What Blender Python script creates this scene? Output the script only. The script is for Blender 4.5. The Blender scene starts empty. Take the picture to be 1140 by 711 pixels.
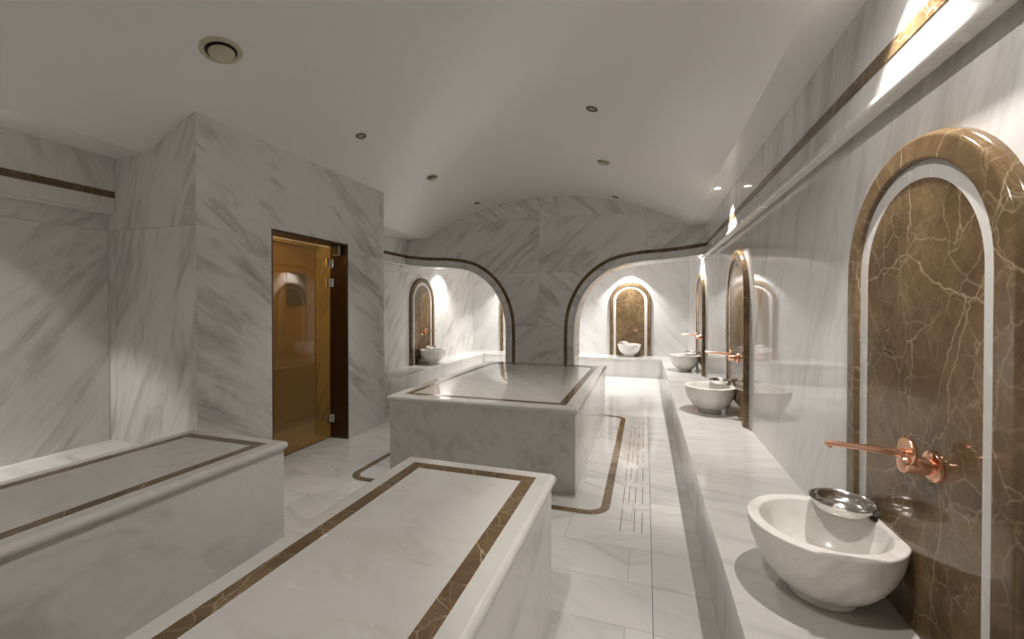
import bpy, bmesh, math, random
from mathutils import Vector, Matrix
random.seed(7)
PI = math.pi
SC = bpy.context.scene
COL = SC.collection

# ------------------------------------------------------------------ room dimensions (metres)
H = 1.45                       # eye height
XF, XW = 0.80, 0.862           # right upper wall (fascia) and the niche wall behind it
LF, LW = -4.0, -4.065          # the same on the left
ZLIP, ZSTR, ZC = 2.177, 2.332, 2.62
YB, TB = 6.466, 0.50           # arched screen wall
YR = 9.60                      # rear wall of the bay
YFRONT = -2.4                  # wall behind the camera
ZBAY = 2.46
ZB = 0.392                     # bench height
XE = 0.306                     # right bench edge
YE = 8.98                      # rear bench edge
XEL = -3.55                    # left bay bench edge
KX, KY0, KY1 = -3.113, 2.21, 4.50   # door block
VCX, VR = -1.51, 4.164
VCZ = 3.19 - VR
def vault_z(x):
    return max(ZC, VCZ + math.sqrt(max(0, VR * VR - (x - VCX) ** 2)))
VX0, VX1 = VCX - 2.117, VCX + 2.117

# ------------------------------------------------------------------ node helpers
class NT:
    def __init__(self, name):
        self.m = bpy.data.materials.new(name); self.m.use_nodes = True
        self.t = self.m.node_tree; self.t.nodes.clear()
        self.out = self.n('ShaderNodeOutputMaterial'); self.b = self.n('ShaderNodeBsdfPrincipled')
        self.l(self.b.outputs[0], self.out.inputs[0])
    def n(self, k, **kw):
        x = self.t.nodes.new(k)
        for a, v in kw.items(): setattr(x, a, v)
        return x
    def l(self, a, b): self.t.links.new(a, b)
    def s(self, node, name, v):
        if hasattr(v, 'node'): self.l(v, node.inputs[name])
        else: node.inputs[name].default_value = v
    def math(self, op, a, b=0.0, c=None):
        x = self.n('ShaderNodeMath', operation=op); self.s(x, 0, a); self.s(x, 1, b)
        if c is not None: self.s(x, 2, c)
        return x.outputs[0]
    def mix(self, f, a, b, blend='MIX'):
        x = self.n('ShaderNodeMix', data_type='RGBA', blend_type=blend)
        self.s(x, 0, f); self.s(x, 6, a); self.s(x, 7, b); return x.outputs[2]
    def noise(self, vec, scale, detail=4, rough=0.5, dist=0.0):
        x = self.n('ShaderNodeTexNoise'); self.l(vec, x.inputs['Vector'])
        x.inputs['Scale'].default_value = scale; x.inputs['Detail'].default_value = detail
        x.inputs['Roughness'].default_value = rough; x.inputs['Distortion'].default_value = dist
        return x
    def ramp(self, f, stops):
        x = self.n('ShaderNodeValToRGB'); self.l(f, x.inputs[0]); e = x.color_ramp.elements
        while len(e) < len(stops): e.new(0.5)
        for k, (p, v) in enumerate(stops):
            e[k].position = p; e[k].color = (v, v, v, 1) if isinstance(v, (int, float)) else (*v, 1)
        return x.outputs[0]
    def remap(self, f, a, b, c, d):
        x = self.n('ShaderNodeMapRange'); self.l(f, x.inputs[0])
        for k, v in zip((1, 2, 3, 4), (a, b, c, d)): x.inputs[k].default_value = v
        return x.outputs[0]
    def mapping(self, vec, rot=(0, 0, 0), scale=(1, 1, 1), loc=(0, 0, 0)):
        x = self.n('ShaderNodeMapping'); self.l(vec, x.inputs[0])
        x.inputs['Rotation'].default_value = rot; x.inputs['Scale'].default_value = scale; x.inputs['Location'].default_value = loc
        return x.outputs[0]

def lin(r, g, b):
    f = lambda c: (c / 255 / 12.92) if c / 255 <= .04045 else ((c / 255 + .055) / 1.055) ** 2.4
    return (f(r), f(g), f(b), 1)

BASE = (0.76, 0.752, 0.735, 1); VEIN = (0.40, 0.39, 0.38, 1); WHITE = (0.82, 0.812, 0.795, 1)

def marble(name, base=BASE, vein=VEIN, plane=None, pw=1.6, ph=0.85, off=(0, 0), stagger=0.0, angle=0.7,
           rough=0.16, amount=1.0, joint=0.0018, flip=True, joint_dark=0.55, tone=0.06, spec=0.5):
    """Polished grey-white marble; plane ('xz','yz','xy') lays it in slabs with thin joints."""
    N = NT(name)
    tc = N.n('ShaderNodeTexCoord').outputs['Object']
    jf = None
    if plane:
        sp = N.n('ShaderNodeSeparateXYZ'); N.l(tc, sp.inputs[0])
        ax = {'x': 0, 'y': 1, 'z': 2}
        u = sp.outputs[ax[plane[0]]]; v = sp.outputs[ax[plane[1]]]
        cb = N.n('ShaderNodeCombineXYZ'); N.l(N.math('ADD', u, off[0]), cb.inputs[0]); N.l(N.math('ADD', v, off[1]), cb.inputs[1])
        br = N.n('ShaderNodeTexBrick'); N.l(cb.outputs[0], br.inputs['Vector'])
        br.offset = stagger; br.offset_frequency = 2; br.squash = 1.0
        br.inputs['Color1'].default_value = (0, 0, 0, 1); br.inputs['Color2'].default_value = (1, 1, 1, 1)
        br.inputs['Mortar'].default_value = (0.5, 0.5, 0.5, 1)
        br.inputs['Scale'].default_value = 1; br.inputs['Mortar Size'].default_value = joint
        br.inputs['Mortar Smooth'].default_value = 0.0; br.inputs['Bias'].default_value = 0
        br.inputs['Brick Width'].default_value = pw; br.inputs['Row Height'].default_value = ph
        jf = br.outputs['Fac']
        rnd = N.n('ShaderNodeSeparateColor'); N.l(br.outputs['Color'], rnd.inputs[0]); rnd = rnd.outputs[0]
        if flip: su = N.math('SUBTRACT', N.math('MULTIPLY', N.math('GREATER_THAN', rnd, 0.5), 2.0), 1.0)
        else: su = 1.0
        cc = N.n('ShaderNodeCombineXYZ')
        N.l(N.math('MULTIPLY', u, su), cc.inputs[0])
        N.l(v, cc.inputs[1]); N.l(N.math('MULTIPLY', rnd, 23.0), cc.inputs[2])
        vec = cc.outputs[0]
        rot = N.mapping(vec, rot=(0, 0, -angle))
        st = N.mapping(rot, scale=(0.8, 3.6, 1)); st2 = N.mapping(rot, scale=(2.0, 17, 1), loc=(3, 5, 0))
    else:
        oi = N.n('ShaderNodeObjectInfo'); ad = N.n('ShaderNodeVectorMath', operation='MULTIPLY_ADD')
        N.l(oi.outputs['Location'], ad.inputs[0]); ad.inputs[1].default_value = (1.7, 1.7, 1.7); N.l(tc, ad.inputs[2])
        off3 = N.n('ShaderNodeVectorMath', operation='ADD'); N.l(ad.outputs[0], off3.inputs[0]); off3.inputs[1].default_value = (7.3, 4.1, 2.7)
        vec = off3.outputs[0]; rnd = None
        rot = N.mapping(vec, rot=(0.55, 0.5, angle))
        st = N.mapping(rot, scale=(0.9, 3.6, 3.0)); st2 = N.mapping(rot, scale=(2, 16, 13), loc=(3, 5, 0))
    n1 = N.noise(st, 1.5, 6, 0.58, 0.9).outputs['Fac']
    n2 = N.noise(st2, 1.2, 5, 0.6, 0.6).outputs['Fac']
    n3 = N.noise(vec, 1.3, 3, 0.5, 0.3).outputs['Fac']
    f1 = N.remap(n1, 0.50, 0.72, 0, 1)
    f2 = N.remap(n2, 0.48, 0.75, 0, 1)
    f3 = N.remap(n3, 0.35, 0.7, 0, 1)
    f = N.math('ADD', N.math('MULTIPLY', f1, 0.62 * amount), N.math('MULTIPLY', N.math('MULTIPLY', f2, f3), 0.42 * amount))
    f = N.math('MINIMUM', N.math('ADD', f, N.math('MULTIPLY', f3, 0.12 * amount)), 1.0)
    col = N.mix(f, base, vein)
    w = N.remap(n2, 0.18, 0.40, 1, 0)              # pale streaks
    col = N.mix(N.math('MULTIPLY', w, 0.35), col, WHITE)
    if rnd is not None and tone:
        k = N.math('MULTIPLY_ADD', rnd, 2 * tone, 1 - tone)
        hs = N.n('ShaderNodeHueSaturation'); N.l(col, hs.inputs['Color']); N.l(k, hs.inputs['Value']); col = hs.outputs[0]
    if jf is not None:
        dk = N.mix(joint_dark, col, (0.12, 0.105, 0.09, 1)); col = N.mix(jf, col, dk)
    N.l(col, N.b.inputs['Base Color'])
    r = N.remap(N.noise(vec, 3.0, 3).outputs['Fac'], 0.3, 0.7, rough * 0.8, rough * 1.25)
    N.l(r, N.b.inputs['Roughness']); N.b.inputs['Specular IOR Level'].default_value = spec
    return N.m

def emperador(name, rough=0.12, k=1.0, vs=1.0):
    """Brown marble crossed by pale crackle veins."""
    N = NT(name); tc = N.n('ShaderNodeTexCoord').outputs['Object']
    d = N.noise(tc, 3.0, 5, 0.6)
    dv = N.n('ShaderNodeVectorMath', operation='MULTIPLY_ADD'); N.l(d.outputs['Color'], dv.inputs[0]); dv.inputs[1].default_value = (0.17,) * 3; N.l(tc, dv.inputs[2])
    vec = dv.outputs[0]
    cl = N.noise(tc, 3.2, 10, 0.72, 0.4).outputs['Fac']
    c0 = N.ramp(cl, [(0.30, (0.080 * k, 0.050 * k, 0.024 * k)), (0.50, (0.165 * k, 0.108 * k, 0.054 * k)), (0.70, (0.27 * k, 0.185 * k, 0.100 * k))])
    def veins(scale, width, seed, lo, hi):
        v = N.n('ShaderNodeTexVoronoi', feature='DISTANCE_TO_EDGE')
        N.l(N.mapping(vec, rot=(0.4 + seed, 0.3, 0.9 * seed), scale=(1, 1, 0.7), loc=(seed, seed, 0)), v.inputs['Vector']); v.inputs['Scale'].default_value = scale
        f = N.remap(v.outputs['Distance'], 0.0, width, 1, 0)
        m = N.remap(N.noise(tc, 2.6 + seed, 4, 0.6).outputs['Fac'], lo, hi, 0, 1)
        return N.math('MULTIPLY', N.math('POWER', f, 1.6), m)
    f = N.math('MULTIPLY', veins(2.0 * vs, 0.007, 0.0, 0.40, 0.55), 0.75)
    f = N.math('MAXIMUM', f, N.math('MULTIPLY', veins(4.6 * vs, 0.014, 1.3, 0.36, 0.56), 0.60))
    f = N.math('MAXIMUM', f, N.math('MULTIPLY', veins(10 * vs, 0.040, 2.1, 0.42, 0.62), 0.40))
    f = N.math('MAXIMUM', f, N.math('MULTIPLY', veins(22 * vs, 0.07, 0.7, 0.46, 0.66), 0.30))
    col = N.mix(f, c0, (0.52, 0.41, 0.28, 1))
    N.l(col, N.b.inputs['Base Color']); N.b.inputs['Roughness'].default_value = rough
    return N.m

def plain(name, col, rough=0.5, metal=0.0, spec=0.5, coat=0.0, bump=0.0, bscale=60):
    N = NT(name); tc = N.n('ShaderNodeTexCoord').outputs['Object']
    n = N.noise(tc, bscale * 0.2, 4).outputs['Fac']
    c = N.mix(N.remap(n, 0.3, 0.7, 0, 1), tuple(x * 0.95 for x in col[:3]) + (1,), tuple(min(1, x * 1.05) for x in col[:3]) + (1,))
    N.l(c, N.b.inputs['Base Color']); N.b.inputs['Metallic'].default_value = metal
    N.l(N.remap(n, 0.3, 0.7, rough * 0.85, rough * 1.15), N.b.inputs['Roughness'])
    N.b.inputs['Specular IOR Level'].default_value = spec; N.b.inputs['Coat Weight'].default_value = coat
    if bump:
        bp = N.n('ShaderNodeBump'); bp.inputs['Strength'].default_value = bump; bp.inputs['Distance'].default_value = 0.002
        N.l(N.noise(tc, bscale, 3).outputs['Fac'], bp.inputs['Height']); N.l(bp.outputs[0], N.b.inputs['Normal'])
    return N.m

def glow(name, col, strength):
    N = NT(name); N.b.inputs['Base Color'].default_value = (*col, 1)
    N.b.inputs['Emission Color'].default_value = (*col, 1); N.b.inputs['Emission Strength'].default_value = strength
    return N.m

M = {}
M['wall_yz'] = marble('marble wall side', plane='yz', pw=1.66, ph=3.0, off=(0.95, 0.01), angle=1.15, rough=0.03, joint_dark=0.25, amount=0.9, tone=0.05)
M['wall_left'] = marble('marble wall left', plane='yz', pw=1.9, ph=2.06, off=(1.6, 0.01), angle=0.9, flip=False, rough=0.2, amount=1.1, tone=0.05)
M['fascia'] = marble('marble fascia', plane='yz', pw=1.65, ph=3.0, off=(0.55, 0), angle=1.3, rough=0.07, amount=0.85)
M['back'] = marble('marble arched wall', plane='xz', pw=1.62, ph=0.853, off=(1.615, 0.56), angle=-0.68, rough=0.17, amount=1.25, tone=0.05)
M['rear'] = marble('marble rear wall', plane='xz', pw=1.3, ph=2.6, off=(0.2, 0.0), angle=0.8, rough=0.17, amount=0.6, base=(0.74, 0.74, 0.735, 1))
M['block_yz'] = marble('marble door block side', plane='yz', pw=2.6, ph=2.06, off=(0.8, 0.01), joint_dark=0.3, angle=-0.6, rough=0.12, amount=1.35, flip=False, tone=0.04)
M['block_xz'] = marble('marble door block end', plane='xz', pw=3.0, ph=2.06, off=(1.0, 0.01), angle=1.25, rough=0.17, amount=1.3, flip=False, tone=0.02)
M['floor'] = marble('marble floor tiles', plane='xy', pw=0.80, ph=0.327, off=(0.487 + 0.8 * 9 , 0.327 * 20 - 2.281), stagger=0.5, angle=0.5, rough=0.09, amount=1.15, base=(0.62, 0.612, 0.597, 1), joint=0.0014, tone=0.06)
M['floor_strip'] = marble('marble floor strip', plane='xy', pw=0.62, ph=0.327, off=(-0.036, 0.327 * 20 - 2.6), stagger=0.0, angle=0.3, rough=0.10, amount=0.8, base=(0.62, 0.612, 0.597, 1), joint=0.0014, tone=0.05)
M['floor_rear'] = marble('marble bay floor', plane='xy', pw=0.8, ph=0.5, off=(0, 0), angle=0.4, rough=0.11, amount=0.35, base=(0.68, 0.672, 0.66, 1), joint=0.001, joint_dark=0.3)
M['bench'] = marble('marble bench', plane='xy', pw=3.0, ph=1.55, off=(1.0, 0.15), angle=0.25, rough=0.13, amount=0.85, base=(0.66, 0.652, 0.635, 1), joint_dark=0.4)
M['slab'] = marble('marble table slab', angle=0.4, rough=0.22, amount=0.9, base=(0.56, 0.548, 0.522, 1), vein=(0.45, 0.42, 0.385, 1))
M['slab_polish'] = marble('marble platform slab', angle=1.2, rough=0.05, amount=0.5, base=(0.63, 0.615, 0.585, 1), vein=(0.44, 0.42, 0.39, 1))
M['plinth'] = marble('marble plinth', angle=2.1, rough=0.16, amount=0.95, base=(0.66, 0.645, 0.62, 1))
M['basin'] = marble('marble basin', angle=0.1, rough=0.22, amount=0.95, base=(0.86, 0.845, 0.81, 1), vein=(0.55, 0.52, 0.48, 1))
M['band'] = plain('white stone band', (0.68, 0.67, 0.65, 1), 0.25)
M['brown'] = emperador('brown marble', 0.10, 0.92)
M['brown_ring'] = emperador('brown marble ring', 0.14, 0.88, 0.9)
M['brown_inlay'] = emperador('brown marble inlay', 0.12, 0.75, 1.2)
def paint():
    N = NT('satin ceiling paint'); N.b.inputs['Base Color'].default_value = (0.80, 0.788, 0.775, 1); N.b.inputs['Roughness'].default_value = 0.3
    N.b.inputs['Specular IOR Level'].default_value = 0.4
    bp = N.n('ShaderNodeBump'); bp.inputs['Strength'].default_value = 0.03; bp.inputs['Distance'].default_value = 0.002
    N.l(N.noise(N.n('ShaderNodeTexCoord').outputs['Object'], 25, 3).outputs['Fac'], bp.inputs['Height']); N.l(bp.outputs[0], N.b.inputs['Normal'])
    return N.m
M['paint'] = paint()
M['cream'] = plain('cream vent enamel', (0.50, 0.46, 0.34, 1), 0.45)
M['bronze'] = plain('dark bronze trim', (0.10, 0.085, 0.07, 1), 0.35, metal=0.6)
M['dull_lens'] = plain('frosted lens', (0.42, 0.40, 0.37, 1), 0.3)
M['void'] = plain('black gap', (0.012, 0.011, 0.010, 1), 0.7)
M['slot'] = plain('dark drain slot', (0.05, 0.045, 0.04, 1), 0.5)
M['copper'] = plain('polished copper', (0.90, 0.53, 0.37, 1), 0.16, metal=1.0)
M['steel'] = plain('brushed steel', (0.68, 0.67, 0.65, 1), 0.16, metal=1.0)
M['chrome'] = plain('satin chrome', (0.62, 0.60, 0.57, 1), 0.2, metal=1.0)
M['black'] = plain('black plastic', (0.018, 0.017, 0.015, 1), 0.35)
M['wood'] = plain('dark brown door frame', (0.055, 0.020, 0.006, 1), 0.35, bump=0.2)
M['beige'] = plain('amber corridor wall', (0.56, 0.46, 0.33, 1), 0.6)
M['grey_panel'] = plain('grey wall panel', (0.10, 0.10, 0.085, 1), 0.5)
M['lamp'] = glow('warm lamp lens', (1.0, 0.88, 0.74), 8.0)
def amber():
    N = NT('amber glass'); N.b.inputs['Base Color'].default_value = (0.55, 0.38, 0.15, 1)
    n = N.noise(N.n('ShaderNodeTexCoord').outputs['Object'], 3.0, 2).outputs['Fac']
    N.l(N.remap(n, 0.3, 0.7, 0.02, 0.035), N.b.inputs['Roughness'])
    N.b.inputs['Transmission Weight'].default_value = 0.85; N.b.inputs['IOR'].default_value = 1.48
    return N.m
M['amber'] = amber()

# ------------------------------------------------------------------ mesh helpers
def mesh_obj(name, bm, mat, parent=None, smooth=None, loc=None):
    bmesh.ops.recalc_face_normals(bm, faces=bm.faces)
    me = bpy.data.meshes.new(name); bm.to_mesh(me); bm.free()
    for m in (mat if isinstance(mat, (list, tuple)) else [mat]): me.materials.append(m)
    o = bpy.data.objects.new(name, me); COL.objects.link(o)
    if parent is not None: o.parent = parent
    if loc is not None: o.location = loc
    if smooth is not None:
        me.polygons.foreach_set('use_smooth', [True] * len(me.polygons))
        try: me.set_sharp_from_angle(angle=math.radians(smooth))
        except Exception: pass
    return o
def empty(name, loc=(0, 0, 0), rz=0.0):
    o = bpy.data.objects.new(name, None); COL.objects.link(o)
    o.location = loc; o.rotation_euler = (0, 0, rz); o.empty_display_size = 0.1; return o
def tag(o, label=None, cat=None, group=None, kind=None):
    for k, v in (('label', label), ('category', cat), ('group', group), ('kind', kind)):
        if v: o[k] = v
    return o
def struct(name, bm, mat, smooth=None, label=None):
    o = mesh_obj(name, bm, mat, smooth=smooth); o['kind'] = 'structure'
    if label: o['label'] = label
    return o
def copy_tree(o, parent=None):
    c = o.copy(); COL.objects.link(c)
    if parent is not None: c.parent = parent
    for ch in list(o.children): copy_tree(ch, c)
    return c
def box(bm, x0, x1, y0, y1, z0, z1):
    v = [bm.verts.new((x, y, z)) for z in (z0, z1) for y in (y0, y1) for x in (x0, x1)]
    for f in ((0, 1, 3, 2), (4, 6, 7, 5), (0, 4, 5, 1), (2, 3, 7, 6), (0, 2, 6, 4), (1, 5, 7, 3)):
        bm.faces.new([v[i] for i in f])
def boxes(*bs):
    bm = bmesh.new()
    for b in bs: box(bm, *b)
    return bm
def bevel(bm, w, seg=2, ang=30):
    es = [e for e in bm.edges if len(e.link_faces) == 2 and e.calc_face_angle(0) > math.radians(ang)]
    bmesh.ops.bevel(bm, geom=es, offset=w, segments=seg, profile=0.5, affect='EDGES', clamp_overlap=True)
    return bm
def prism(bm, pts, axis, a0, a1):
    """Extrude a closed outline of 2-D points along an axis."""
    def P(p, a): return {'y': (p[0], a, p[1]), 'x': (a, p[0], p[1]), 'z': (p[0], p[1], a)}[axis]
    A = [bm.verts.new(P(p, a0)) for p in pts]; B = [bm.verts.new(P(p, a1)) for p in pts]
    n = len(pts); bm.faces.new(A); bm.faces.new(list(reversed(B)))
    for i in range(n): bm.faces.new((A[i], B[i], B[(i + 1) % n], A[(i + 1) % n]))
    return bm
def lathe(bm, prof, c=(0, 0, 0), seg=48, axis='z'):
    rings = []
    for r, h in prof:
        ring = []
        for i in range(seg):
            a = 2 * PI * i / seg; p = (r * math.cos(a), r * math.sin(a), h)
            if axis == 'x': p = (p[2], p[0], p[1])
            if axis == 'y': p = (p[0], p[2], p[1])
            ring.append(bm.verts.new((c[0] + p[0], c[1] + p[1], c[2] + p[2])) if r > 1e-6 or not ring else ring[0])
        rings.append(ring)
    for A, B in zip(rings, rings[1:]):
        for i in range(seg):
            q = [A[i], A[(i + 1) % seg], B[(i + 1) % seg], B[i]]
            u = []
            for v in q:
                if v not in u: u.append(v)
            if len(u) >= 3:
                try: bm.faces.new(u)
                except ValueError: pass
    return bm
def closed_lathe(bm, prof, c=(0, 0, 0), seg=48, axis='z'): return lathe(bm, prof + [prof[0]], c, seg, axis)
def tube(bm, pts, rad, seg=16, caps=True):
    pts = [Vector(p) for p in pts]; rs = rad if isinstance(rad, (list, tuple)) else [rad] * len(pts); rings = []
    for i, p in enumerate(pts):
        d = (pts[min(i + 1, len(pts) - 1)] - pts[max(i - 1, 0)]).normalized()
        up = Vector((0, 0, 1)) if abs(d.z) < 0.95 else Vector((0, 1, 0))
        a = d.cross(up).normalized(); b = a.cross(d)
        rings.append([bm.verts.new(p + a * rs[i] * math.cos(2 * PI * k / seg) + b * rs[i] * math.sin(2 * PI * k / seg)) for k in range(seg)])
    for A, B in zip(rings, rings[1:]):
        for k in range(seg): bm.faces.new((A[k], A[(k + 1) % seg], B[(k + 1) % seg], B[k]))
    if caps: bm.faces.new(rings[0]); bm.faces.new(list(reversed(rings[-1])))
    return bm
def sweep(bm, path, prof, up, closed=False, flipn=1):
    """Sweep a 2-D profile (offset sideways in the path's plane, offset along 'up') along a planar path, mitred."""
    up = Vector(up).normalized(); P = [Vector(p) for p in path]; n = len(P); rings = []
    for i in range(n):
        if closed: a, b = P[i] - P[i - 1], P[(i + 1) % n] - P[i]
        else:
            a = P[i] - P[max(i - 1, 0)] if i > 0 else P[1] - P[0]
            b = P[min(i + 1, n - 1)] - P[i] if i < n - 1 else a
        a, b = a.normalized(), b.normalized(); na, nb = up.cross(a), up.cross(b)
        s = (na + nb); s = s / max(0.2, (s.length_squared / 2)) if s.length > 1e-6 else na
        rings.append([bm.verts.new(P[i] + s * u * flipn + up * w) for u, w in prof])
    m = len(prof); R = range(n if closed else n - 1)
    for i in R:
        A, B = rings[i], rings[(i + 1) % n]
        for k in range(m): bm.faces.new((A[k], A[(k + 1) % m], B[(k + 1) % m], B[k]))
    if not closed: bm.faces.new(rings[0]); bm.faces.new(list(reversed(rings[-1])))
    return bm
def spline(pts, n=10):
    out = []
    for i in range(len(pts) - 1):
        p0, p1, p2, p3 = pts[max(i - 1, 0)], pts[i], pts[i + 1], pts[min(i + 2, len(pts) - 1)]
        for k in range(n):
            t = k / n
            out.append(tuple(0.5 * (2 * b + (c - a) * t + (2 * a - 5 * b + 4 * c - d) * t * t + (3 * b - a - 3 * c + d) * t ** 3) for a, b, c, d in zip(p0, p1, p2, p3)))
    out.append(tuple(pts[-1])); return out
def arc_pts(cx, cz, r, a0, a1, n): return [(cx + r * math.cos(a0 + (a1 - a0) * i / n), cz + r * math.sin(a0 + (a1 - a0) * i / n)) for i in range(n + 1)]
def arch_line(R, zs, n=40):            # (u, z): up the left leg, over the half circle, down the right leg
    return [(-R, 0.0)] + [(R * math.cos(PI - PI * i / n), zs + R * math.sin(PI * i / n)) for i in range(n + 1)] + [(R, 0.0)]
def round_slab(x0, x1, y0, y1, z0, z1, corner=0.02):
    """A stone slab whose upper edge is rolled over."""
    bm = bmesh.new(); t = z1 - z0; r = t * 0.5
    prof = [(r * (1 - math.sin(a)), z1 - r + r * math.cos(a)) for a in [PI * 0.5 * k / 5 for k in range(6)]]
    prof += [(r * (1 - math.cos(a)), z0 + r - r * math.sin(a)) for a in [PI * 0.5 * k / 4 for k in range(1, 5)]]
    rings = []
    for ins, z in prof:
        c = max(corner - ins * 0.5, 0.004); ring = []
        X0, X1, Y0, Y1 = x0 + ins, x1 - ins, y0 + ins, y1 - ins
        for cx, cy, a in ((X1 - c, Y1 - c, 0), (X0 + c, Y1 - c, PI / 2), (X0 + c, Y0 + c, PI), (X1 - c, Y0 + c, 1.5 * PI)):
            for k in range(5): ring.append(bm.verts.new((cx + c * math.cos(a + PI / 2 * k / 4), cy + c * math.sin(a + PI / 2 * k / 4), z)))
        rings.append(ring)
    for A, B in zip(rings, rings[1:]):
        for k in range(len(A)): bm.faces.new((A[k], A[(k + 1) % len(A)], B[(k + 1) % len(A)], B[k]))
    bm.faces.new(rings[0]); bm.faces.new(list(reversed(rings[-1])))
    return bm
def flat_frame(x0, x1, y0, y1, w, z0, z1):
    bm = bmesh.new()
    sweep(bm, [(x0, y0, 0), (x1, y0, 0), (x1, y1, 0), (x0, y1, 0)], [(0, z0), (w, z0), (w, z1), (0, z1)], (0, 0, 1), closed=True)
    return bm

# ------------------------------------------------------------------ the setting
struct('floor', boxes((LW - .1, 0.034, YFRONT, 5.79, -0.1, 0.0)), M['floor'])
struct('floor_side', boxes((0.036, XW, YFRONT, 5.79, -0.1, 0.0)), M['floor_strip'])
struct('floor_rear', boxes((LW - .1, XW, 5.79, YR, -0.1, 0.004)), M['floor_rear'])

# vaulted ceiling: flat strips along both sides, a shallow barrel between them
pr = [(LF - .05, ZC)] + [(VX0 + (VX1 - VX0) * i / 64, vault_z(VX0 + (VX1 - VX0) * i / 64)) for i in range(65)] + [(XF + .05, ZC)]
bm = bmesh.new(); prism(bm, pr + [(XF + .05, 3.35), (LF - .05, 3.35)], 'y', YFRONT, YB + 0.02)
struct('ceiling', bm, M['paint'], smooth=20)
struct('ceiling_rear', boxes((LW - .1, XW + .1, YB + TB - 0.02, YR + .05, ZBAY, ZBAY + .1)), M['paint'])

struct('wall_right', boxes((XW, XW + .15, YFRONT, YR, 0, ZBAY + .05)), M['wall_yz'])
struct('wall_left', boxes((LW - .15, LW, YFRONT, YR, 0, ZBAY + .05)), M['wall_left'])
struct('wall_right_upper', boxes((XF, XW + .14, YFRONT, YB + 0.02, ZLIP + .02, 3.0)), M['fascia'])
struct('wall_left_upper', boxes((LW - .14, LF, YFRONT, YB + 0.02, ZLIP + .02, 3.0)), M['fascia'])
struct('wall_rear', boxes((LW - .15, XW + .15, YR, YR + .15, 0, ZBAY + .05)), M['rear'])
struct('wall_front', boxes((LW - .15, XW + .15, YFRONT - .15, YFRONT, 0, 3.3)), M['back'])

# arched screen wall standing on the central pier
ARCH = spline([(-1.188, 0.0), (-1.188, 0.55), (-1.188, 1.03), (-1.162, 1.337), (-1.069, 1.618), (-0.907, 1.872), (-0.678, 2.072), (-0.433, 2.188),
               (-0.107, 2.250), (0.25, 2.272), (0.496, 2.293), (XF, ZSTR)], 8)
PCX = -1.6125
def off_curve(c, d):
    out = []
    for i, p in enumerate(c):
        a = c[max(i - 1, 0)]; b = c[min(i + 1, len(c) - 1)]
        t = Vector((b[0] - a[0], b[1] - a[1])).normalized(); out.append((p[0] + t.y * d, p[1] - t.x * d))
    return out
INR = off_curve(ARCH, 0.140)
INR = [(x, max(z, 0.0)) for x, z in INR]; INR[-1] = (XF, ZLIP)
mir = lambda c: [(2 * PCX - x, z) for x, z in c]
INL = mir(INR)
top = [(LW - .1, 2.7)] + [(VX0 + (VX1 - VX0) * i / 32, vault_z(VX0 + (VX1 - VX0) * i / 32) + .06) for i in range(33)] + [(XW + .1, 2.7)]
outline = INL + [(LW - .1, ZLIP)] + top + [(XW + .1, ZLIP)] + list(reversed(INR))
bm = bmesh.new(); prism(bm, outline, 'y', YB, YB + TB)
struct('wall_back', bm, M['back'], smooth=25)

# brown line: along the left upper wall, over both arches, along the right upper wall
SW = 0.026
rib = [(-SW, 0.0), (-SW, 0.004), (SW, 0.004), (SW, 0.0)]
bm = bmesh.new(); sweep(bm, [(x, YB, z) for x, z in ARCH], rib, (0, -1, 0)); box(bm, XF - .004, XF, YFRONT, YB, ZSTR - SW, ZSTR + SW)
struct('trim_1', bm, M['brown_inlay'], label='brown marble line over the right arch and right upper wall')
bm = bmesh.new(); sweep(bm, [(x, YB, z) for x, z in mir(ARCH)], rib, (0, -1, 0))
box(bm, LF, LF + .004, KY1, YB, ZSTR - SW, ZSTR + SW); box(bm, LF, LF + .004, YFRONT, KY0, ZSTR - SW, ZSTR + SW)
struct('trim_2', bm, M['brown_inlay'], label='brown marble line over the left arch and left upper wall')
# rolled lip under the upper walls and round the arches
def lip(side, y0, y1):
    bm = bmesh.new(); s = -1 if side == 'r' else 1; xf = XF if side == 'r' else LF; r = .02 if side == 'r' else .010
    pts = [(xf + s * 0.0 - s * .04, ZLIP + 2 * r)] + [(xf + s * r * math.cos(a) * .6, ZLIP + r + r * math.sin(a)) for a in [PI / 2 - PI * k / 10 for k in range(11)]] + [(xf - s * .04, ZLIP)]
    prism(bm, pts, 'y', y0, y1); return bm
struct('trim_3', lip('r', YFRONT, YB), M['band'], smooth=40)
struct('trim_4', lip('l', YFRONT, KY0), M['band'], smooth=40)
struct('trim_5', lip('l', KY1, YB), M['band'], smooth=40)
lp = [(-0.004, 0.0)] + [(.014 + .026 * -math.cos(a) * .7, .016 * math.sin(a)) for a in [PI * k / 8 for k in range(9)]] + [(.034, 0)]
lp = [(.035 * (k / 8) - .0175, .018 * math.sin(PI * k / 8)) for k in range(9)]
for nm, c in (('trim_6', INR), ('trim_7', INL)):
    d = -.0175 if nm == 'trim_6' else .0175
    cc = off_curve(c, d); bm = bmesh.new(); sweep(bm, [(x, YB, z) for x, z in cc], lp, (0, -1, 0))
    struct(nm, bm, M['band'], smooth=40)

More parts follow.
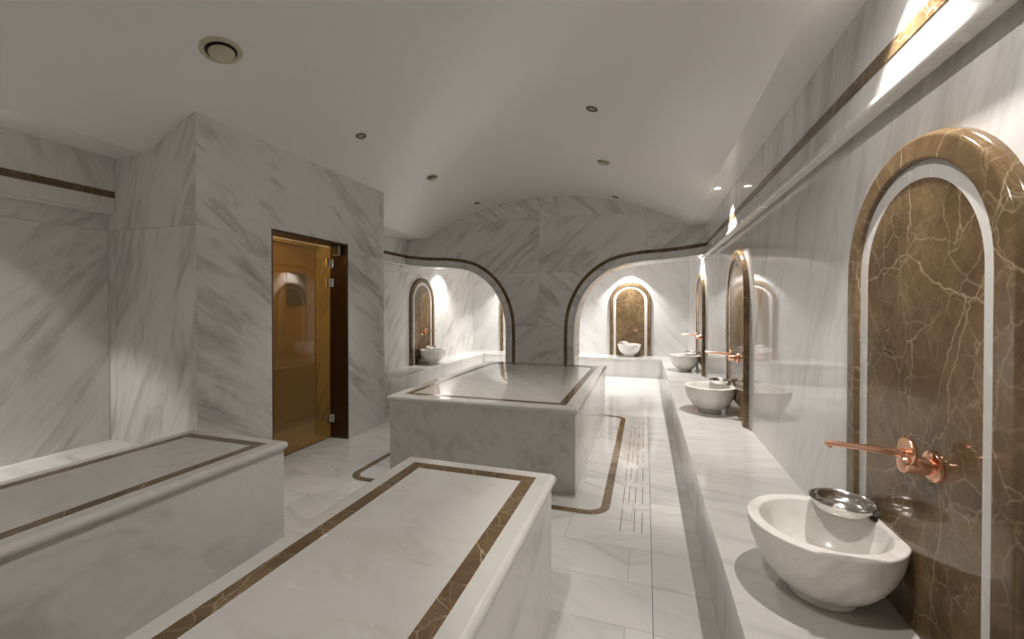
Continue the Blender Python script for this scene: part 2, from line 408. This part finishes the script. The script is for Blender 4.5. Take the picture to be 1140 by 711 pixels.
# door block: thick partition with the doorway in its long side
DY0, DY1, DZ = 2.853, 3.845, 2.137
T = 0.24
bm = boxes((LW, KX, KY0, KY0 + .12, 0, 2.95), (LW, KX, KY1 - .12, KY1, 0, 2.95),
           (KX - T, KX, KY0 + .12, DY0, 0, 2.95), (KX - T, KX, DY1, KY1 - .12, 0, 2.95), (KX - T, KX, DY0, DY1, DZ, 2.95))
o = struct('wall_partition', bm, [M['block_yz'], M['block_xz']])
for p in o.data.polygons:
    if abs(p.normal.y) > .5: p.material_index = 1
struct('wall_corridor', boxes((LW, LW + .02, KY0 + .12, KY1 - .12, 0, 2.5)), M['beige'])
struct('ceiling_corridor', boxes((LW + .02, KX - T, KY0 + .12, KY1 - .12, 2.4, 2.45)), M['beige'])

# floor inlay: brown line round the platform
def rrect_open(x0, x1, y0, y1, r, xt0, xt1):
    pts = [(xt1, y1, 0)]
    pts += [(x1 - r + r * math.sin(a), y1 - r + r * math.cos(a), 0) for a in [PI / 2 * k / 8 for k in range(9)]]
    pts += [(x1 - r + r * math.cos(a), y0 + r - r * math.sin(a), 0) for a in [PI / 2 * k / 8 for k in range(9)]]
    pts += [(x0 + r - r * math.sin(a), y0 + r - r * math.cos(a), 0) for a in [PI / 2 * k / 8 for k in range(9)]]
    pts += [(x0 + r - r * math.cos(a), y1 - r + r * math.sin(a), 0) for a in [PI / 2 * k / 8 for k in range(9)]]
    return pts + [(xt0, y1, 0)]
bm = bmesh.new(); sweep(bm, rrect_open(-2.405, -0.275, 2.975, 5.705, .13, -2.165, -0.525), [(-.031, 0), (-.031, .002), (.031, .002), (.031, 0)], (0, 0, 1))
struct('trim_8', bm, M['brown_inlay'], label='brown marble line set in the floor round the platform')

# ------------------------------------------------------------------ benches
def bench(name, label, segs):
    o = empty(name, (0, 0, 0)); tag(o, label, 'bench')
    top = bmesh.new(); fr = bmesh.new()
    for s in segs: s(top, fr)
    bevel(top, .012, 3); mesh_obj('seat_slab', top, M['bench'], o, smooth=40); mesh_obj('front_panel', fr, M['bench'], o)
    return o
TH = .045
def u_bench(top, fr):
    out = [(XE, YFRONT), (XW, YFRONT), (XW, YR), (LW, YR), (LW, KY1), (XEL, KY1), (XEL, YE), (XE, YE)]
    prism(top, out, 'z', ZB - TH, ZB)
    i = .012
    box(fr, XE + i, XE + i + .05, YFRONT, YE + i + .05, 0, ZB - TH)
    box(fr, XEL - i, XE + i, YE + i, YE + i + .05, 0, ZB - TH)
    box(fr, XEL - i - .05, XEL - i, KY1, YE + i + .05, 0, ZB - TH)
bench('wall_bench', 'long pale marble bench running along the right wall and round the rear bay', [u_bench])
def l_bench(top, fr):
    box(top, LW, -3.5, YFRONT, KY0, ZB - TH, ZB); box(fr, -3.56, -3.512, YFRONT, KY0, 0, ZB - TH)
bench('wall_bench', 'brightly lit marble bench against the left wall, behind the left massage slab', [l_bench])

# ------------------------------------------------------------------ slabs
def stone_table(name, x0, x1, y0, y1, z, label, cat, inset, w, over, th, top_mat, group=None):
    o = empty(name, ((x0 + x1) / 2, (y0 + y1) / 2, 0)); tag(o, label, cat, group)
    cx, cy = (x0 + x1) / 2, (y0 + y1) / 2; a, b = (x1 - x0) / 2, (y1 - y0) / 2
    mesh_obj('top_slab', round_slab(-a, a, -b, b, z - th, z), top_mat, o, smooth=50)
    mesh_obj('inlay_band', flat_frame(-a + inset, a - inset, -b + inset, b - inset, w, z - .002, z + .0012), M['brown_inlay'], o)
    bm = boxes((-a + over, a - over, -b + over, b - over, 0, z - th)); bevel(bm, .006, 2)
    mesh_obj('base', bm, M['plinth'], o)
    return o
stone_table('heated_platform', -2.20, -0.492, 3.205, 5.745, .664, 'large square marble platform in the middle of the room, in front of the arches', 'platform', .115, .062, .025, .048, M['slab_polish'])
stone_table('massage_slab', -1.155, -0.385, -0.12, 1.885, .69, 'nearest marble massage slab with a brown inlaid border, at bottom centre', 'massage table', .078, .055, .022, .046, M['slab'], 'marble massage slabs')
stone_table('massage_slab', -2.69, -1.93, -0.12, 1.885, .69, 'marble massage slab at the left, in front of the door and left bench', 'massage table', .078, .055, .022, .046, M['slab'], 'marble massage slabs')

# ------------------------------------------------------------------ wall niches (built facing -Y at the origin, wall plane y = 0)
NR, NZ = 0.44, 1.56 - ZB
def make_niche():
    o = empty('wall_niche')
    W, D = 0.082, 0.044
    # moulded ring section: (inwards from outer edge, out of the wall)
    prof = [(0, 0), (0, .018), (.004, .022), (.006, D - .014)] + [(.006 + .011 * (1 - math.cos(a)), D - .011 + .011 * math.sin(a)) for a in [PI / 2 * k / 5 for k in range(1, 6)]]
    prof += [(.0185, D), (.024, D), (W - .010, D), (W - .005, D), (W - .001, D - .001), (W, D - .004), (W, D - .009), (W, 0)]
    bm = bmesh.new(); ln = [(u, 0, z) for u, z in arch_line(NR, NZ)]
    sweep(bm, ln, [(-p[0], p[1]) for p in prof], (0, -1, 0), flipn=1)
    if min(abs(v.co.x) for v in bm.verts if v.co.z < .1) > NR - .01:      # make sure the ring grows inwards
        bm.clear(); sweep(bm, ln, prof, (0, -1, 0))
    mesh_obj('arch_frame', bm, M['brown_ring'], o, smooth=35)
    r1 = NR - W; r2 = r1 - .056
    bm = bmesh.new(); L = arch_line(r1 - .0005, NZ); sweep(bm, [(u, 0, z) for u, z in L], [(0, 0), (0, .026), (.056, .026), (.056, 0)], (0, -1, 0))
    if max(abs(v.co.x) for v in bm.verts) > r1 + .01:
        bm.clear(); sweep(bm, [(u, 0, z) for u, z in L], [(0, 0), (0, .026), (-.056, .026), (-.056, 0)], (0, -1, 0))
    mesh_obj('white_band', bm, M['band'], o)
    bm = bmesh.new(); prism(bm, arch_line(r2 - .0005, NZ), 'y', -.025, 0)
    mesh_obj('back_panel', bm, M['brown'], o)
    return o

def make_basin():
    o = empty('wash_basin')
    Ro, h = 0.242, 0.262
    prof = [(0.096, 0.026), (0.124, 0.037), (0.156, 0.060), (0.187, 0.096), (0.212, 0.140), (0.229, 0.186), (0.238, 0.228), (Ro - .001, .250), (Ro, .256), (Ro - .001, .259), (Ro - .004, .2615), (Ro - .007, h), (Ro - .0085, h),
            (Ro - .034, h), (Ro - .036, h), (Ro - .039, .2615), (Ro - .042, .259), (Ro - .044, .254), (0.190, 0.205), (0.177, 0.160), (0.152, 0.115), (0.110, 0.082), (0.055, 0.066), (0.0, 0.062)]
    bm = bmesh.new(); lathe(bm, [(0.0, 0.026)] + prof, seg=72); mesh_obj('bowl', bm, M['basin'], o, smooth=40)
    bm = bmesh.new(); lathe(bm, [(0, 0), (.098, 0), (.105, .003), (.107, .010), (.105, .020), (.099, .026), (.104, .033), (0, .033)], seg=56); mesh_obj('foot', bm, M['basin'], o, smooth=40)
    return o

def make_tap():           # built facing -Y: the spout runs out along -Y from the wall at y = 0
    o = empty('wall_tap')
    bm = bmesh.new(); lathe(bm, [(0, 0), (.047, 0), (.048, -.004), (.046, -.012), (.040, -.015), (.034, -.016), (0, -.016)], seg=40, axis='y'); mesh_obj('wall_flange', bm, M['copper'], o, smooth=40)
    bm = bmesh.new(); lathe(bm, [(0, -.015), (.027, -.015), (.027, -.078), (.024, -.086), (0, -.088)], seg=32, axis='y')
    tube(bm, [(0, -.07, 0), (0, -.072, .02), (0, -.074, .040)], [.016, .015, .014], 16); mesh_obj('valve_body', bm, M['copper'], o, smooth=40)
    bm = bmesh.new(); lathe(bm, [(0, -.062), (.041, -.062), (.043, -.065), (.043, -.073), (.041, -.076), (0, -.076)], c=(0, 0, .040), seg=40, axis='y'); mesh_obj('handle_disc', bm, M['copper'], o, smooth=40)
    bm = bmesh.new(); tube(bm, [(0, -.05, .034), (0, -.10, .036), (0, -.17, .041), (0, -.272, .046), (0, -.284, .046)], [.013, .0125, .0105, .0085, .008], 18)
    tube(bm, [(0, -.272, .046), (0, -.272, .033)], .0065, 12); mesh_obj('spout', bm, M['copper'], o, smooth=40)
    return o

def make_tray():
    o = empty('metal_bowl')
    R = .103
    bm = bmesh.new()
    lathe(bm, [(0, 0), (.060, 0), (.078, .003), (.090, .012), (.098, .028), (R, .042), (R + .002, .0435), (R, .045), (R - .004, .042), (.095, .029), (.087, .014), (.076, .006), (.058, .003), (0, .003)], seg=56)
    mesh_obj('dish', bm, M['steel'], o, smooth=50)
    bm = bmesh.new()
    closed_lathe(bm, [(R + .002 + .0022 * math.cos(a), .0440 + .0022 * math.sin(a)) for a in [2 * PI * k / 8 for k in range(8)]], seg=56); mesh_obj('rim', bm, M['chrome'], o, smooth=60)
    bm = bmesh.new(); lathe(bm, [(0, .0035), (.018, .0035), (.018, .007), (.012, .011), (0, .012)], seg=24); mesh_obj('center_boss', bm, M['steel'], o, smooth=40)
    return o

niche0, basin0, tap0, tray0 = make_niche(), make_basin(), make_tap(), make_tray()
used = set()
def put(src, loc, rz, label, cat, group):
    o = src if src.name not in used else copy_tree(src)
    used.add(src.name)
    o.location = loc; o.rotation_euler = (0, 0, rz); tag(o, label, cat, group); return o

# stations: wall side, position along the wall, wording
ST = [('r', 1.71, 'nearest', 'nearest the viewer on the right wall'),
      ('r', 4.56, 'second', 'second along the right wall'),
      ('r', 7.41, 'third', 'third along the right wall, inside the rear bay'),
      ('b', -0.33, 'rear', 'on the rear wall through the right arch'),
      ('l', 7.08, 'left', 'on the left wall through the left arch'),
      ('bl', -2.92, 'rear left', 'half hidden by the pier in the left arch')]
ROT = {'r': -PI / 2, 'l': PI / 2, 'b': 0.0, 'bl': 0.0}
for side, t, nm, where in ST:
    wall = {'r': (XW, t, ZB), 'l': (LW, t, ZB), 'b': (t, YR, ZB), 'bl': (t, YR, ZB)}[side]
    rz = ROT[side]
    put(niche0, wall, rz, 'brown marble arched niche panel ' + where, 'niche', 'arched niche panels on the walls')
    if side == 'bl': continue
    Rm = Matrix.Rotation(rz, 3, 'Z')
    at = lambda p: tuple(Vector(wall) + Rm @ Vector(p))
    put(basin0, at((-.11 if side == 'r' else -.01, -.240, 0)), rz, 'round white marble basin ' + where, 'basin', 'marble basins on the bench')
    put(tap0, at((.115 if side != 'l' else -.02, -.025, .574)), rz, 'copper long-spouted tap ' + where, 'tap', 'copper wall taps')
    tr = {'r': (-.235, -.131, .262), 'b': (-.13, -.145, .262), 'l': (.10, -.145, .262)}[side]
    put(tray0, at(tr), rz, 'shallow metal bowl on the basin ' + where, 'bowl', 'metal bowls on the basin rims')

# ------------------------------------------------------------------ door
d = empty('door_1', (KX, DY0, 0)); tag(d, 'amber glass door with dark brown frame in the left marble block', 'door', kind='structure')
GX = -0.222
bm = boxes((-.245, -.003, 0, .018, 0, DZ), (-.245, -.003, DY1 - DY0 - .018, DY1 - DY0, 0, DZ), (-.245, -.003, .018, DY1 - DY0 - .018, DZ - .018, DZ))
mesh_obj('door_frame', bm, M['wood'], d)
bm = boxes((GX - .012, GX, .024, DY1 - DY0 - .024, .012, DZ - .03)); bevel(bm, .002, 1)
g = mesh_obj('glass_leaf', bm, M['amber'], d); g['label'] = 'amber tinted glass leaf'
for z in (.22, 1.72, 1.93):
    y1 = DY1 - DY0 - .018
    bm = boxes((GX, GX + .020, y1 - .075, y1 - .015, z - .045, z + .045), (GX + .004, GX + .055, y1 - .014, y1 - .001, z - .045, z + .045)); bevel(bm, .003, 2)
    h = mesh_obj('hinge', bm, M['chrome'], d); h['label'] = 'chrome glass-door hinge'
    bm = bmesh.new(); tube(bm, [(GX + .014, y1 - .013, z - .047), (GX + .014, y1 - .013, z + .047)], .008, 12)
    mesh_obj('hinge_pin', bm, M['black'], h, smooth=40)
y1 = DY1 - DY0 - .018
bm = boxes((GX + .06, GX + .150, y1 - .05, y1 - .001, DZ - .115, DZ - .02)); bevel(bm, .004, 2)
c = mesh_obj('closer_box', bm, M['black'], d); c['label'] = 'small black box at the top of the door frame'
bm = boxes((GX + .145, GX + .156, y1 - .054, y1 - .03, DZ - .12, DZ - .02), (GX + .075, GX + .156, y1 - .054, y1 - .03, DZ - .126, DZ - .113)); mesh_obj('bracket', bm, M['dull_lens'], c)
bm = boxes((GX - .012, GX + .01, .02, DY1 - DY0 - .02, 0, .010)); mesh_obj('threshold', bm, M['chrome'], d)
bm = boxes((LW + .0205, LW + .035, 3.90, 4.19, 1.47, 1.86)); bevel(bm, .004, 2)
tag(mesh_obj('wall_panel', bm, M['grey_panel']), 'dark grey rectangular panel seen through the amber glass door', 'panel')

# ------------------------------------------------------------------ drain
dr = empty('floor_drain', (0, 0, 0)); tag(dr, 'rows of narrow dark drain slots cut in the floor beside the bench', 'drain')
random.seed(3)
for ci, x in enumerate((-.156, -.118, -.070, -.020)):
    y = 2.79 + (0, .42, 0.02, .0)[ci]
    k = 0
    while y < 5.6:
        L = .30
        if not (ci == 1 and k == 0 and False):
            mesh_obj('slot', boxes((x - .0022, x + .0022, y, min(y + L, 5.68), -.001, .0008)), M['slot'], dr)
        y += L + (.10 if ci % 2 == 0 else .13); k += 1
mesh_obj('channel', boxes((.0335, .0365, 2.60, 5.78, -.001, .0008)), M['slot'], dr)

# ------------------------------------------------------------------ ceiling fittings
def vault_place(o, x, y):
    z = vault_z(x); a = math.asin(max(-1, min(1, (x - VCX) / VR)))
    o.location = (x, y, z); o.rotation_euler = (0, a, 0)
def make_downlight():
    o = empty('downlight')
    bm = bmesh.new(); closed_lathe(bm, [(.048, .001), (.048, -.004), (.044, -.007), (.030, -.006), (.026, .001)], seg=40); mesh_obj('trim_ring', bm, M['bronze'], o, smooth=40)
    bm = bmesh.new(); lathe(bm, [(0, -.002), (.028, -.002), (.028, .0005), (0, .0005)], seg=32); mesh_obj('lens', bm, M['dull_lens'], o, smooth=40)
    return o
def make_vent(big):
    o = empty('ceiling_vent'); k = 1.0 if big else .62
    bm = bmesh.new(); closed_lathe(bm, [(.118 * k, .001), (.118 * k, -.004), (.112 * k, -.010), (.098 * k, -.013), (.088 * k, -.010), (.086 * k, .001)], seg=48); mesh_obj('flange', bm, M['cream'], o, smooth=40)
    bm = bmesh.new(); lathe(bm, [(0, -.001), (.087 * k, -.001), (.087 * k, .0008), (0, .0008)], seg=40); mesh_obj('dark_opening', bm, M['void'], o)
    bm = bmesh.new(); lathe(bm, [(0, -.034), (.060 * k, -.032), (.071 * k, -.026), (.073 * k, -.018), (.066 * k, -.012), (0, -.010)], seg=40)
    lathe(bm, [(.008, -.011), (.008, 0)], seg=12); mesh_obj('valve_disc', bm, M['cream'], o, smooth=40)
    return o
dl = make_downlight(); first = True
for x, y, w in ((-2.553, 3.337, 'left, level with the door'), (-.418, 3.426, 'right, above the platform'), (-2.512, 6.076, 'left, nearest the arched wall'), (-.427, 6.264, 'right, nearest the arched wall')):
    o = dl if first else copy_tree(dl); first = False
    vault_place(o, x, y); tag(o, 'small dark-rimmed round downlight in the vaulted ceiling, ' + w, 'ceiling light', 'small vault downlights')
o = make_vent(True); vault_place(o, -2.544, 1.967); tag(o, 'large cream round ceiling vent near the front left of the vault', 'vent')
v = make_vent(False); vault_place(v, -2.533, 4.675); tag(v, 'small cream round vent on the left of the vault, behind the downlight', 'vent', 'small cream vents')
o = copy_tree(v); vault_place(o, -.449, 4.735); tag(o, 'small cream round vent on the right of the vault, behind the downlight', 'vent', 'small cream vents')

WARM = (1.0, 0.935, 0.87); COOL = (1.0, 0.965, 0.94)
def spot(parent, energy, size, blend=.35, aim=None, col=WARM, soft=.025):
    l = bpy.data.lights.new('spot', 'SPOT'); l.energy = energy; l.spot_size = math.radians(size); l.spot_blend = blend; l.color = col; l.shadow_soft_size = soft
    o = bpy.data.objects.new('spot', l); COL.objects.link(o); o.parent = parent; o.location = (0, 0, -.03)
    if aim is not None:
        v = parent.rotation_euler.to_matrix().inverted() @ Vector(aim)
        o.rotation_euler = v.to_track_quat('-Z', 'Y').to_euler()
    return o
def make_strip_light():
    o = empty('recessed_spotlight')
    bm = bmesh.new(); closed_lathe(bm, [(.042, .001), (.042, -.004), (.038, -.006), (.030, -.004), (.028, .001)], seg=36); mesh_obj('trim_ring', bm, M['chrome'], o, smooth=40)
    bm = bmesh.new(); lathe(bm, [(0, -.002), (.029, -.002), (.029, .0005), (0, .0005)], seg=32); mesh_obj('lens', bm, M['lamp'], o, smooth=40)
    return o
sl = make_strip_light(); first = True
LAMPS = [  # x, y, z, energy, cone, blend, aim, wording
    (.667, 1.63, ZC, 45, 76, .3, (0.0, 0, -1), 'in the flat ceiling strip over the nearest basin'),
    (.667, 4.56, ZC, 45, 70, .3, (0.0, 0, -1), 'in the flat ceiling strip over the second basin'),
    (.667, -1.13, ZC, 45, 70, .3, (0.0, 0, -1), 'in the flat ceiling strip behind the viewer, on the right'),
    (.70, 7.35, ZBAY, 44, 95, .3, (0, 0, -1), 'in the bay ceiling over the third basin'),
    (-.33, 9.28, ZBAY, 44, 95, .3, (0, 0, -1), 'in the bay ceiling over the rear basin'),
    (-2.92, 9.28, ZBAY, 44, 95, .3, (0, 0, -1), 'in the bay ceiling over the rear left niche'),
    (-3.72, 7.75, ZBAY, 30, 95, .3, (0, 0, -1), 'in the bay ceiling over the left basin'),
    (-3.945, 1.12, ZC, 42, 52, 1.0, (0.02, 0.0, -1), 'in the flat ceiling strip over the left bench'),
    (-1.6, 8.2, ZBAY, 45, 110, .5, (0, 0, -1), 'in the middle of the bay ceiling'),
    (-.42, .59, 0, 42, 56, .7, (1.3, 1.05, -1.45), 'in the vault above the nearest massage slab'),
]
for x, y, z, e, s, b, aim, w in LAMPS:
    o = sl if first else copy_tree(sl); first = False
    if z: o.location = (x, y, z)
    else: vault_place(o, x, y)
    tag(o, 'small lit round spotlight ' + w, 'ceiling light', 'lit ceiling spotlights')
    spot(o, e, s, b, aim, COOL if y > 5 else WARM)
for ob in [o for o in bpy.data.objects if o.get('category') == 'ceiling light' and o.get('group') == 'small vault downlights']:
    if ob.location.y < 4: spot(ob, 48 if ob.location.x < VCX else 34, 74 if ob.location.x < VCX else 112, 1.0, (0.12 if ob.location.x < VCX else 0, 0, -1), soft=.05)
l = bpy.data.lights.new('corridor_lamp', 'POINT'); l.energy = 9.5; l.color = (1, .8, .5); l.shadow_soft_size = .06
o = bpy.data.objects.new('corridor_lamp', l); COL.objects.link(o); o.location = (-3.7, 3.0, 2.3)

# ------------------------------------------------------------------ world, camera, view
w = bpy.data.worlds.new('World'); SC.world = w; w.use_nodes = True
w.node_tree.nodes['Background'].inputs[0].default_value = (1, .92, .82, 1); w.node_tree.nodes['Background'].inputs[1].default_value = 0.0
cam = bpy.data.cameras.new('camera'); co = bpy.data.objects.new('camera', cam); COL.objects.link(co)
cam.sensor_width = 36; cam.sensor_fit = 'HORIZONTAL'; cam.lens = 466.99 / 1140 * 36; cam.shift_y = -9.413 / 1140
co.location = (0, 0, H); co.rotation_euler = (math.radians(90 - .546), 0, math.radians(17.697)); cam.clip_start = .05
SC.camera = co
SC.view_settings.view_transform = 'Standard'; SC.view_settings.look = 'None'; SC.view_settings.gamma = 1
SC.view_settings.use_curve_mapping = False; SC.view_settings.exposure = 1.08
try:
    SC.cycles.use_denoising = True; SC.cycles.max_bounces = 10; SC.cycles.diffuse_bounces = 6; SC.cycles.glossy_bounces = 5; SC.cycles.sample_clamp_indirect = 6
    SC.cycles.caustics_reflective = False; SC.cycles.caustics_refractive = False
except Exception: pass
